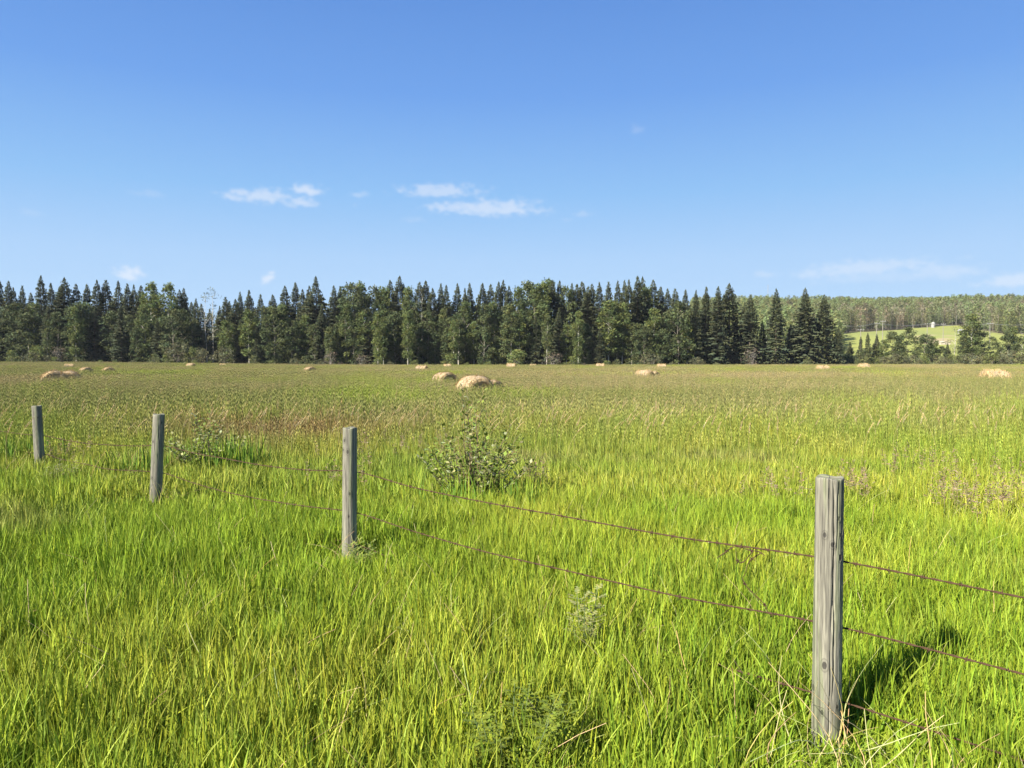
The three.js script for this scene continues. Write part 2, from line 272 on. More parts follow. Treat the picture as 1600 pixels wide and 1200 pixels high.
// metres of height that reach the given row of the photograph
const reach = (px, py, d) => at(px, py, d).y - height(xAt(px, d), -d);
const edgeOf = (px) => table([[-200, 196], [0, 190], [300, 184], [600, 180], [1000, 178], [1130, 182], [1300, 186], [1700, 200]], px);
{
  const r = treeRand;
  // skyline of the wood: column and row of each top in the photograph
  const own = {
    66: 'tallest narrow spruce near the left end of the wood, second peak from the edge', 105: 'pointed spruce above the left bale pair, next to a shorter one', 494: 'tall ragged spruce standing clear of its neighbours above the young aspens',
    462: 'broad dark spruce just left of the tall ragged one', 626: 'sharp spruce tip rising over the aspen crowns near the white trunks', 996: 'left one of the twin spruce tips at the high middle of the wood', 1002: 'right one of the twin spruce tips at the high middle of the wood',
    1019: 'spruce just right of the twin tips, set a little lower', 187: 'spruce tip directly below the small bright cloud puff', 410: 'short spruce right of the gap with the bare aspen tops', 427: 'slim spruce below the tiny second cloud puff',
    1140: 'tallest spruce at the right shoulder of the wood', 1120: 'slender spruce left of the tallest one at the right shoulder', 1101: 'slender spruce two left of the tallest at the right shoulder', 1085: 'spruce three left of the tallest at the right shoulder',
    1171: 'lower spruce with a gap of hillside on its right, before the three loose spruces', 0: 'spruce cut by the left edge of the picture', 786: 'spruce tip above the two nearest hay bales, right of a pair',
  };
  const tops = [[0, 430], [14, 437], [24, 448], [35, 445], [50, 456], [66, 429], [82, 441], [95, 446], [105, 432], [121, 442], [137, 442], [152, 436], [167, 436], [187, 437], [202, 442], [211, 443], [221, 445], [246, 447], [282, 451], [290, 449], [306, 465], [354, 463], [368, 466], [377, 455], [391, 452],
    [410, 459], [427, 459], [445, 445], [462, 439], [473, 451], [485, 446], [494, 430], [522, 445], [534, 446], [611, 437], [626, 430], [657, 439], [665, 437], [677, 449], [689, 442], [696, 444], [714, 441], [726, 449], [734, 441], [754, 441], [765, 442], [777, 439], [786, 436], [796, 446],
    [862, 436], [874, 437], [892, 441], [903, 443], [909, 439], [916, 446], [924, 442], [937, 439], [951, 439], [964, 436], [975, 436], [982, 435], [996, 430], [1002, 431], [1019, 436], [1031, 446], [1044, 449], [1054, 450], [1069, 451], [1085, 452], [1101, 447], [1120, 447], [1140, 441], [1171, 459]];
  tops.forEach(([px, py], i) => {
    const d = edgeOf(px) + (px > 1060 ? 1 + (i % 2) * 4 : 6 + r() * 10), H = reach(px, py, d);
    const t = plant(spruces[(i * 5) % 9], px, d, H, 18, 1.05 + 0.45 * r(), own[px] ?? 'dark spruce tip among the even run of the wood skyline', 'spruce', 'spruces along the wood skyline'); if (!own[px]) rows.skySpruce.push({ px, t });
  });
  // aspens that make up the rest of the skyline
  for (const [px, py] of [[236, 445], [265, 447], [545, 446], [556, 449], [565, 445], [585, 449], [600, 452], [640, 452], [809, 452], [825, 444], [838, 448], [854, 440], [846, 446], [884, 450], [1010, 452]]) {
    const d = edgeOf(px) + 5 + r() * 6; const t = plant(aspens[Math.floor(r() * 6)], px, d, reach(px, py, d), 15, 0.75 + 0.3 * r(), 'round topped aspen between spruce tips on the wood skyline', 'aspen', 'aspens on the wood skyline'); rows.skyAspen.push({ px, t });
  }
  for (const [px, py, l] of [[323, 456, 'thin half bare aspen against the sky, left of its twin'], [333, 450, 'tall half bare aspen against the sky in the dip of the skyline'], [660, 452, 'half bare aspen top beside the spruce pair']]) { const d = edgeOf(px) + 3; plant(sparseAspens[px % 2], px, d, reach(px, py, d), 15, 0.9, l, 'aspen'); }
  // leafy front of the wood
  for (let px = -130; px < 1085; px += 9 + r() * 7) {
    const d = edgeOf(px) - 2 + r() * 6, spruceHere = r() < (px < 250 ? 0.42 : 0.2);
    if (px > 296 && px < 352 && r() < 0.6) continue;
    const H = spruceHere ? 9 + r() * 7 : 9.5 + r() * 6.5;
    if (spruceHere) rows.frontSpruce.push({ px, t: plant(spruces[Math.floor(r() * 9)], px, d, H, 18, 1.0 + 0.3 * r(), 'half grown spruce at the field edge of the wood', 'spruce', 'spruces at the field edge of the wood') });
    else rows.frontAspen.push({ px, t: plant(aspens[Math.floor(r() * 6)], px, d, H, 15, 0.85 + 0.35 * r(), 'leafy aspen at the field edge of the wood', 'aspen', 'aspens at the field edge of the wood') });
  }
  // white stems that show at the field edge
  for (const [px, H, l] of [[119, 14, 'aspen with long white stem showing among the dark left spruces'], [74, 9, 'aspen with short white stem near the left end of the wood'], [591, 13, 'left one of the white stemmed aspen pair mid wood'], [599, 12, 'right one of the white stemmed aspen pair mid wood'], [637, 12.5, 'white stemmed aspen right of the white pair'], [854, 12, 'white stemmed aspen with a forked foot, right of mid wood'], [903, 13, 'white stemmed aspen at the field edge below the skyline spruces'], [709, 11, 'white stemmed aspen above the nearest hay bales']]) plant(aspens[px % 2 ? 4 : 2], px, edgeOf(px) - 4, H, 15, 0.75, l, 'aspen');
  // depth of the wood behind its front
  for (let px = -140; px < 1120; px += 10 + r() * 7) plant(spruces[Math.floor(r() * 9)], px, edgeOf(px) + 17 + r() * 14, 15.8 + r() * 2.9, 18, 1.25 + 0.4 * r(), 'dark spruce deep in the wood behind the front trees', 'spruce', 'spruces deep in the wood');
  // big open grown spruces at the right end
  const big = [[1163, 470, 3, 0, 'lower open spruce touching the right shoulder of the wood', 0.9], [1190, 500, 4, 1, 'short spruce between the wood and the three loose spruces', .75], [1212, 449, 0, 0, 'leftmost of the three big loose spruces at the right end', 0.82], [1257, 448, 0, 1, 'middle one of the three big loose spruces, the broadest', 1.0], [1285, 459, 1, 2, 'rightmost of the three big loose spruces beside the hillside view', 0.95], [1308, 508, -1, 0, 'small spruce at the foot of the rightmost big spruce', 0.8], [1236, 505, 5, 2, 'low spruce filling the gap between the left and middle big spruces', 0.9]];
  for (const [px, py, dd, k, l, w] of big) { const d = edgeOf(px) + dd; plant(wideSpruces[k], px, d, reach(px, py, d), k === 2 ? 18 : 19.5, w * 1.1, l, 'spruce'); }
  // young trees in front of the hill meadow
  const young = [[1328, 533, 's'], [1344, 525, 's'], [1356, 519, 's'], [1370, 521, 's'], [1382, 532, 'a'], [1394, 518, 'a'], [1406, 528, 'a'], [1418, 513, 'a'], [1431, 530, 'a'], [1444, 523, 'a'], [1457, 527, 'a'], [1470, 541, 'a'], [1480, 535, 's'], [1491, 510, 'a'], [1505, 527, 'a'], [1508, 546, 's'], [1518, 493, 'a'], [1526, 512, 'a'], [1537, 514, 'a'], [1551, 527, 'a'], [1562, 543, 'a'], [1574, 518, 'a'], [1583, 513, 'a'], [1597, 516, 'a'], [1612, 505, 'a'], [1630, 512, 'a']];
  const youngLabel = { 1518: 'tallest young aspen before the hill meadow, beside the white house', 1491: 'young aspen with a pale stem just left of the white house', 1418: 'young aspen standing before the middle of the bright meadow', 1508: 'small bluish spruce low among the young aspens below the white house', 1356: 'tallest of the young spruces before the left end of the meadow', 1344: 'young spruce just left of the tallest young spruce', 1370: 'young spruce just right of the tallest young spruce', 1328: 'smallest young spruce beside the big loose spruces' };
  young.forEach(([px, py, k], i) => { const d = edgeOf(px) + 6 + r() * 14, f = k === 's' ? spruces[(i * 5) % 9] : i % 5 === 3 ? sparseAspens[i % 2] : aspens[i % 6]; const t = plant(f, px, d, reach(px, py, d), k === 's' ? 18 : 15, k === 's' ? 1.25 : 1.15 + 0.3 * r(), youngLabel[px] ?? `young ${k === 's' ? 'spruce' : 'aspen'} in the thin tree row before the hill meadow`, k === 's' ? 'spruce' : 'aspen', youngLabel[px] ? undefined : `young ${k === 's' ? 'spruces' : 'aspens'} before the meadow`); if (!youngLabel[px]) rows[k === 's' ? 'youngSpruce' : 'youngAspen'].push({ px, t }); });
  // bushes along the foot of the wood
  for (let px = -90; px < 1100; px += 14 + r() * 30) { const k = Math.floor(r() * 4); rows.bush.push({ px, t: plant(px > 400 && r() < 0.18 ? greyBush : bushes[k], px, edgeOf(px) - 5 - r() * 3, 1.3 + r() * r() * 3.0, 3, 0.8 + 0.4 * r(), 'low willow bush along the foot of the wood', 'bush', 'bushes along the foot of the wood') }); }
  for (const [px, H, k, l] of [[278, 5.4, 2, 'tall olive willow bush left of the skyline dip'], [300, 4.3, 1, 'bright willow bush just right of the tall olive one'], [318, 4.2, 2, 'olive willow bush at the middle of the skyline dip'], [350, 4.5, 2, 'olive willow bush right of the skyline dip'], [58, 4.6, 3, 'bright green willow bush near the left edge'], [516, 4.0, 9, 'greyish half dead bush at the foot of the wood, left of the white aspen pair'], [90, 4.5, 9, 'greyish bush under the left spruces'], [1262, 2.6, 0, 'low bush at the foot of the middle big spruce'], [1175, 4.8, 9, 'grey leafless shrub between the wood and the loose spruces']]) plant(k === 9 ? greyBush : bushes[k], px, edgeOf(px) - 6, H, 3, 0.75, l, 'bush');
  for (let px = 1312; px < 1640; px += 9 + r() * 10) rows.lowBush.push({ px, t: plant(bushes[Math.floor(r() * 4)], px, edgeOf(px) + 1 + r() * 6, 1.8 + r() * 2.6, 3, 0.9 + 0.4 * r(), 'low bush under the young trees before the meadow', 'bush', 'bushes under the young trees') });
}

countFrom(rows.skySpruce, 'skyline spruce tip'); countFrom(rows.skyAspen, 'round topped skyline aspen'); countFrom(rows.frontSpruce, 'half grown field edge spruce'); countFrom(rows.frontAspen, 'leafy field edge aspen');
countFrom(rows.bush, 'low woodside bush'); countFrom(rows.lowBush, 'bush under young trees'); countFrom(rows.youngAspen, 'young aspen before the meadow'); countFrom(rows.youngSpruce, 'young spruce before the meadow');

// wood on the far hillside, which reads as one mass
{
  const r = rng(4242), mat = M.leaves;
  const form = (seed, H, R, n, leaf, col, bark, low) => {
    const q = rng(seed), t = new Tris();
    t.tube([[0, -0.5, 0], [0.1, H * 0.5, 0.1], [0.0, H * 0.95, 0]], [0.15, 0.10, 0.03], 4, bark);
    for (let k = 0; k < n; k++) { const f = q(), a = q() * 6.283, rr = R * Math.sqrt(q()) * Math.pow(Math.sin(Math.PI * (0.15 + 0.8 * f)), 0.7), x = Math.cos(a) * rr, z = Math.sin(a) * rr, y = H * lerp(low, 1, f), l = leaf * (0.6 + 0.8 * q()), b = q() * 6.283, e = b + 1 + q() * 1.5; t.tri([x, y, z], [x + Math.cos(b) * l, y + (q() - 0.5) * l * 1.6, z + Math.sin(b) * l], [x + Math.cos(e) * l, y + (q() - 0.5) * l * 1.6, z + Math.sin(e) * l], tint(col, q, 0.25)); }
    return t.geo();
  };
  const pale = [0.27, 0.255, 0.21];
  const kinds = [['far_aspen_wood', form(1, 13, 2.3, 620, 0.46, [0.225, 0.265, 0.10], pale, 0.06), 0.36], ['far_aspen_wood', form(2, 14, 2.0, 430, 0.44, [0.195, 0.23, 0.095], pale, 0.1), 0.28], ['far_bare_wood', form(3, 12.5, 1.8, 330, 0.38, [0.27, 0.235, 0.155], [0.26, 0.24, 0.2], 0.3), 0.30], ['far_spruce_wood', form(4, 13, 2.0, 420, 0.45, [0.05, 0.065, 0.035], [0.1, 0.08, 0.07], 0.08), 0.06]];
  const lists = kinds.map(() => []);
  for (let i = 0; i < 34000; i++) {
    const d = 250 + r() * 610, x = -40 + r() * 720;
    if (x < 0.24 * d || x > 0.80 * d) continue;
    if (d < woodEdge(x, -d)) continue;
    const patch = fbm(x * 0.014 + 2, d * 0.014, 3); let u = r() * 0.55 + clamp((patch - 0.3) * 1.1, 0, 0.45);
    let k = 0; for (; k < 3; k++) { if (u < kinds[k][2]) break; u -= kinds[k][2]; }
    lists[k].push([x, d, (0.5 + 0.55 * r()) * (0.75 + 0.5 * fbm(x * 0.03 + 9, d * 0.03, 2)), 0.85 + 0.5 * r(), r()]);
  }
  kinds.forEach(([name, geo], k) => {
    const im = new THREE.InstancedMesh(geo, mat, lists[k].length), m = new THREE.Matrix4(), q = new THREE.Quaternion(), c = new THREE.Color(), up = new THREE.Vector3(0, 1, 0);
    lists[k].forEach(([x, d, s, w, t], i) => { q.setFromAxisAngle(up, t * 6.283); im.setMatrixAt(i, m.compose(new THREE.Vector3(x, height(x, -d), -d), q, new THREE.Vector3(s * w, s, s * w))); const g = 0.75 + 0.5 * t; im.setColorAt(i, c.setRGB(g * (0.9 + 0.25 * (1 - t)), g, g)); });
    im.name = name; im.castShadow = im.receiveShadow = true;
    tag(im, ['yellow green aspen wood covering the far hillside', 'thinner olive aspen wood covering the far hillside', 'brownish half bare wood on the far hillside', 'scattered dark spruces within the far hillside wood'][k], 'wood', undefined, 'stuff');
  });
  for (const [px, py, l] of [[1507, 458, 'lone dark spruce on the far ridge, leftmost of three'], [1569, 460, 'dark spruce on the far ridge, middle one of three'], [1580, 457, 'dark spruce on the far ridge, rightmost and sharpest of three']]) { const d = 770; plant(spruces[px % 9], px, d, reach(px, py, d), 18, 1.25, l, 'spruce'); }
}

// ------------------------------------------------------------------ farm things on the hill meadow
function utilityPole(px, py, d, H, turn, label) {
  const g = new THREE.Group(); g.name = 'utility_pole'; const top = at(px, py, d), gy = height(top.x, top.z);
  H = Math.max(5, top.y - gy); g.position.set(top.x, gy, top.z); g.rotation.y = turn;
  const p = mesh('pole', new THREE.CylinderGeometry(0.11, 0.16, H + 0.4, 10), M.poleWood, g); p.position.y = H / 2 - 0.2;
  const arm = mesh('crossarm', new THREE.BoxGeometry(2.4, 0.16, 0.14), M.white, g); arm.position.set(0, H - 0.35, 0.18);
  for (const x of [-1.1, 0, 1.1]) { const ins = mesh('insulator', new THREE.CylinderGeometry(0.06, 0.09, 0.3, 8), M.white, g); ins.position.set(x, H - 0.09, 0.18); }
  tag(g, label, 'utility pole', 'utility poles before the hill'); g.updateMatrixWorld(); return g;
}
const poles = [
  utilityPole(1310, 507, 318, 10, 0.1, 'utility pole half hidden by the rightmost big spruce'),
  utilityPole(1370, 504, 318, 10, 0.15, 'utility pole with grey arms left of the tallest white pole'),
  utilityPole(1449, 505, 322, 10, 0.1, 'utility pole beside the white grain bin'),
  utilityPole(1547, 504.5, 320, 10, -0.1, 'utility pole rising from the young aspens near the right edge'),
  utilityPole(1625, 503, 318, 10, -0.1, 'utility pole beyond the right edge carrying on the power lines'),
];
utilityPole(1345, 514, 272, 8, 0.1, 'lowest utility pole with a white arm before the dark wood edge');
utilityPole(1379.5, 501, 325, 10, 0.05, 'tallest utility pole with a white arm over the meadow');
utilityPole(1474, 505.5, 330, 8, 0.2, 'thin utility pole over the pale shed roof');
for (const [k, x] of [[0, -1.1], [1, 0], [2, 1.1]]) {
  const geos = [];
  for (let i = 0; i + 1 < poles.length; i++) {
    const e = (g) => { const hh = g.children[0].position.y * 2 + 0.4; return g.localToWorld(new THREE.Vector3(x, hh + 0.08 - 0.32, 0.18)); };
    const a = e(poles[i]), b = e(poles[i + 1]), pts = []; for (let n = 0; n <= 12; n++) { const f = n / 12; pts.push(a.clone().lerp(b, f).add(new THREE.Vector3(0, -0.9 * 4 * f * (1 - f), 0))); }
    geos.push(new THREE.TubeGeometry(new THREE.CatmullRomCurve3(pts), 24, 0.03, 4));
  }
  const w = mesh('power_line', mergeGeometries(geos), M.galv);
  tag(w, ['nearest power line strung between the poles', 'middle power line strung between the poles', 'farthest power line strung between the poles'][k], 'power line', 'power lines');
}
{ // grain bin
  const d = 452, x = xAt(1457, d), g = new THREE.Group(); g.name = 'grain_bin'; g.position.set(x, height(x, -d) - 0.1, -d);
  const pts = [[1.15, 0], [1.15, 2.6]]; for (let k = 0; k < 8; k++) { pts.splice(1 + k, 0, [k % 2 ? 1.17 : 1.13, 0.25 + k * 0.3]); }
  mesh('bin_wall', new THREE.LatheGeometry(pts.map((p) => new THREE.Vector2(...p)), 28), M.white, g);
  mesh('bin_roof', new THREE.LatheGeometry([[1.24, 2.56], [1.0, 2.9], [0.6, 3.25], [0.22, 3.42], [0.2, 3.55], [0, 3.58]].map((p) => new THREE.Vector2(...p)), 28), M.white, g);
  const door = mesh('hatch', new THREE.BoxGeometry(0.6, 1.0, 0.06), M.galv, g); door.position.set(0, 0.9, 1.17);
  tag(g, 'small round white grain bin with domed roof at the top of the meadow', 'grain bin');
}
function gabled(name, x, d, w, h, l, rise, turn, wallMat, roofMat, label, category, windows) {
  const g = new THREE.Group(); g.name = name; g.position.set(x, height(x, -d) - 0.15, -d); g.rotation.y = turn;
  const s = new THREE.Shape([new THREE.Vector2(-w / 2, 0), new THREE.Vector2(w / 2, 0), new THREE.Vector2(w / 2, h), new THREE.Vector2(0, h + rise), new THREE.Vector2(-w / 2, h)]);
  const e = new THREE.ExtrudeGeometry(s, { depth: l, bevelEnabled: false }); e.translate(0, 0, -l / 2); mesh('wall', e, wallMat, g);
  const len = Math.hypot(w / 2, rise) + 0.3, a = Math.atan2(rise, w / 2);
  for (const k of [-1, 1]) { const rf = mesh('roof', new THREE.BoxGeometry(len, 0.1, l + 0.5), roofMat, g); rf.position.set(k * (w / 4 + 0.08), h + rise / 2 + 0.055, 0); rf.rotation.z = -k * a; }
  for (const [wx, wy, ww, wh] of windows) { const f = mesh('window', new THREE.BoxGeometry(ww + 0.14, wh + 0.14, 0.06), M.cream, g); f.position.set(wx, wy, l / 2 + 0.033); const pane = mesh('pane', new THREE.BoxGeometry(ww, wh, 0.02), M.dark, f); pane.position.z = 0.03; }
  tag(g, label, category); return g;
}
gabled('white_house', xAt(1503, 392), 392, 2.6, 1.7, 3.6, 0.8, 0.25, M.white, M.white, 'small white gabled house glimpsed between young aspens', 'house', [[-0.7, 1.0, 0.6, 0.7], [0.7, 1.0, 0.6, 0.7]]);
gabled('low_shed', xAt(1473.5, 322), 322, 4.2, 0.9, 3, 0.45, 0.1, M.cream, M.cream, 'low pale shed below the meadow, between the young trees', 'shed', [[0, 0.45, 0.5, 0.35]]);
{ // mast on the ridge
  const d = 785, p = at(1200, 445, d), gy = height(p.x, -d), H = p.y - gy, t = new THREE.Group(); t.name = 'radio_mast'; t.position.set(p.x, gy, -d);
  const legs = [0, 2.09, 4.19].map((a) => [Math.cos(a) * 0.45, Math.sin(a) * 0.45]);
  for (const [x, z] of legs) { const l = mesh('leg', new THREE.CylinderGeometry(0.05, 0.05, H, 5), M.galv, t); l.position.set(x, H / 2, z); }
  const b = new Tris(); for (let y = 0.5; y < H - 1; y += 1.2) for (let k = 0; k < 3; k++) { const a = legs[k], c = legs[(k + 1) % 3]; b.tube([[a[0], y, a[1]], [c[0], y + 1.2, c[1]]], [0.03, 0.03], 4, [0.3, 0.3, 0.3]); }
  mesh('bracing', b.geo(), M.bark, t).userData.kind = 'stuff';
  tag(t, 'thin lattice radio mast on the far ridge, above the leftmost loose spruce', 'mast');
}

// ------------------------------------------------------------------ hay bales
function baleForm(seed) {
  const r = rng(seed), root = new THREE.Group(); root.name = 'hay_bale';
  const R = 0.76, L = 1.4, NA = 44, NL = 18, NR = 7, p = [], c = [], idx = [];
  const colour = (x, y, z, grey) => { const n = fbm(x * 5 + seed, (y + z) * 5, 3), streak = noise2(x * 26 + seed, Math.atan2(y, z) * 4); const a = [0.385, 0.285, 0.15], b = [0.30, 0.245, 0.185], e = [0.22, 0.15, 0.08]; const g = clamp(grey + (n - 0.5) * 1.3, 0, 1), k = clamp(streak * 0.8 - 0.1, 0, 1) * 0.5; return [0, 1, 2].map((q) => lerp(lerp(a[q], b[q], g), e[q], k)); };
  const slump = (x, a, rad) => { let y = Math.sin(a) * rad, z = Math.cos(a) * rad; y = y > 0 ? y * 0.95 : y * 0.86; z *= 1 + 0.10 * (1 - (y / R)) * 0.5; const n = (fbm(x * 3 + seed * 3, a * 2.2 + Math.cos(a) * 2, 4) - 0.5) * 0.24 * rad / R; const dip = -0.035 * Math.pow(Math.sin(x * 9 + seed), 2); return [x + (fbm(a * 1.5 + 8, rad * 6 + seed, 3) - .5) * 0.1, y * (1 + n) + dip * (y > 0 ? 1 : 0), z * (1 + n)]; };
  const put = (x, a, rad, grey) => { const q = slump(x, a, rad); p.push(...q); c.push(...colour(...q, grey)); return p.length / 3 - 1; };
  const rows = [];
  for (let k = 0; k <= NR; k++) rows.push([-L / 2 - 0.05 * Math.cos(k * 2.2) * (k / NR), R * (0.02 + 0.93 * k / NR), 0.1]);
  for (let k = 0; k <= NL; k++) { const f = k / NL; rows.push([lerp(-L / 2 + 0.05, L / 2 - 0.05, f), R * (1 - 0.04 * Math.pow(2 * f - 1, 6)), 0.55]); }
  for (let k = NR; k >= 0; k--) rows.push([L / 2 + 0.05 * Math.cos(k * 2.2) * (k / NR), R * (0.02 + 0.93 * k / NR), 0.1]);
  const ids = rows.map(([x, rad, grey]) => { const row = []; for (let k = 0; k < NA; k++) row.push(put(x, k / NA * 6.2832, rad, grey)); return row; });
  for (let j = 0; j + 1 < ids.length; j++) for (let k = 0; k < NA; k++) { const k2 = (k + 1) % NA; idx.push(ids[j][k], ids[j + 1][k], ids[j + 1][k2], ids[j][k], ids[j + 1][k2], ids[j][k2]); }
  const g = new THREE.BufferGeometry(); g.setAttribute('position', new THREE.Float32BufferAttribute(p, 3)); g.setAttribute('color', new THREE.Float32BufferAttribute(c, 3)); g.setIndex(idx); g.computeVertexNormals();
  mesh('roll', g, M.bark, root).position.y = 0.62;
  // loose ends of hay all over it
  const t = new Tris();
  for (let k = 0; k < 3600; k++) {
    const end = r() < 0.4, a = r() * 6.283; let q, n;
    if (end) { const s = r() < 0.5 ? -1 : 1, rad = R * Math.sqrt(r()); q = slump(s * (L / 2), a, rad); n = [s, 0, 0]; } else { q = slump((r() - 0.5) * L, a, R); n = [0, Math.sin(a), Math.cos(a)]; }
    const l = 0.08 + 0.16 * r(), d = [(r() - 0.5) * 1.4, (r() - 0.65) * 1.6, (r() - 0.5) * 1.6], w = 0.007 + 0.011 * r(), out = 0.15 + 0.45 * r();
    const e = [q[0] + d[0] * l + n[0] * l * out, q[1] + d[1] * l + n[1] * l * out, q[2] + d[2] * l + n[2] * l * out];
    t.tri([q[0] - w, q[1] + .62, q[2] - w], [q[0] + w, q[1] + .62 + w, q[2] + w], [e[0], e[1] + .62, e[2]], tint([0.42, 0.32, 0.165], r, 0.38));
  }
  mesh('loose_hay', t.geo(), M.dry, root).userData.kind = 'stuff';
  return root;
}
{
  const forms = [5, 6, 7, 8].map(baleForm), r = rng(321);
  const B = [[742, 34.5, -1.0, 1.04, 'largest and nearest hay bale, bright yellow, left of its touching partner'], [764, 36.4, -0.7, 0.86, 'hay bale touching the right side of the nearest one, greyer'], [695, 49, -0.95, 1.0, 'hay bale just left of the nearest pair, with a bright left end'], [84, 50, -1.0, 1.04, 'left one of the two touching bales near the left edge'], [107, 51.5, -0.9, 1.0, 'right one of the two touching bales near the left edge'],
    [108, 122, 0.4, 0.9, 'tiny far bale just above the touching left pair'], [134, 84, -0.7, 0.95, 'low bale right of the touching left pair, the nearer of two'], [169, 88, -0.9, 0.92, 'bale farther right of the touching left pair, before the wood'], [298, 132, -0.2, 1.0, 'far bale below the skyline dip on the left'], [348, 150, 0.3, 0.85, 'tiniest far bale right of the skyline dip'],
    [484, 92, -0.9, 1.0, 'bale straight behind the second nearest post, before the wood'], [659, 104, -0.2, 1.05, 'flat far bale left of the nearest pair of bales'], [699, 138, 0.2, 0.95, 'small bale peeking above the one left of the nearest pair'], [799, 128, -0.2, 1.1, 'far bale just right of the nearest pair of bales'], [833, 158, 0.1, 0.9, 'faint low bale second right of the nearest pair'], [938, 138, -0.1, 1.05, 'far bale near the centre at the foot of the wood'],
    [1007, 62, -0.6, 0.98, 'mid field bale right of centre, the nearer of a pair'], [1019, 66, -0.8, 0.85, 'grey bale half hidden behind the mid field bale right of centre'], [1034, 128, -0.15, 1.05, 'far bale just above and right of the mid field pair'], [1286, 102, 0.15, 1.05, 'bale at the foot of the rightmost big spruce'], [1350, 122, 0.05, 1.1, 'flat bale before the young spruces'], [1555, 53, 0.02, 1.06, 'single golden bale near the right edge']];
  B.forEach(([px, d, turn, s, label], i) => {
    const b = forms[i % 4].clone(); b.name = 'hay_bale'; const x = xAt(px, d); b.position.set(x, height(x, -d) - 0.04, -d); b.rotation.y = turn; b.scale.setScalar(s * 0.95); b.scale.y *= 0.98 + 0.06 * r();
    tag(shade(b), label, 'hay bale', 'round hay bales in the field');
  });
}

// ------------------------------------------------------------------ fence posts
function postTexture(seed, knots) {
  const W = 256, H = 1024, d = new Uint8Array(W * H * 4);
  for (let j = 0; j < H; j++) for (let i = 0; i < W; i++) {
    const u = i / W, a = u * 6.2832, X = Math.cos(a) * 3, Y = Math.sin(a) * 3;
    const fine = noise2(X * 15 + 50 + seed + 0.5 * noise2(j * 0.02, Y), Y * 15 + 50 + j * 0.006), band = fbm(X * 2.5 + seed * 2, Y * 2.5 + j * 0.0025, 3), blot = fbm(X * 1.2 + j * 0.006, Y * 1.2 + seed, 4);
    const hair = noise2(X * 45 + Y * 31 + seed, j * 0.03 + Y * 40 + X * 9); let v = 0.40 + 0.26 * (fine - 0.5) + 0.16 * (hair - 0.5) + 0.14 * (band - 0.5) + 0.24 * (blot - 0.5);
    const hy = j / H / 0.8; let brown = 0; for (const [ka, ky, kr] of knots) { let da = a - ka; da = Math.atan2(Math.sin(da), Math.cos(da)) * 0.057; const q = Math.hypot(da, (hy - ky) * 0.6) / kr; if (q < 1) brown = Math.max(brown, q < 0.5 ? 0.9 : 0.35 * (1 - q) + (q > 0.8 ? 0.25 : 0)); }
    v *= 1 - 0.5 * brown;
    const green = clamp((fbm(X + 4, j * 0.004 + Y, 3) - 0.5) * 0.3, -0.02, 0.05);
    const k = (j * W + i) * 4; d[k] = 255 * clamp(v * 1.0, 0, 1); d[k + 1] = 255 * clamp(v * 0.995 + green * 0.3, 0, 1); d[k + 2] = 255 * clamp(v * 0.87 - green * 0.3, 0, 1); d[k + 3] = 255;
  }
  const t = new THREE.DataTexture(d, W, H); t.colorSpace = THREE.SRGBColorSpace; t.magFilter = t.minFilter = THREE.LinearFilter; t.wrapS = t.wrapT = THREE.RepeatWrapping; t.needsUpdate = true; return t;
}
const WIRES = [];   // filled per post: world points of the strands
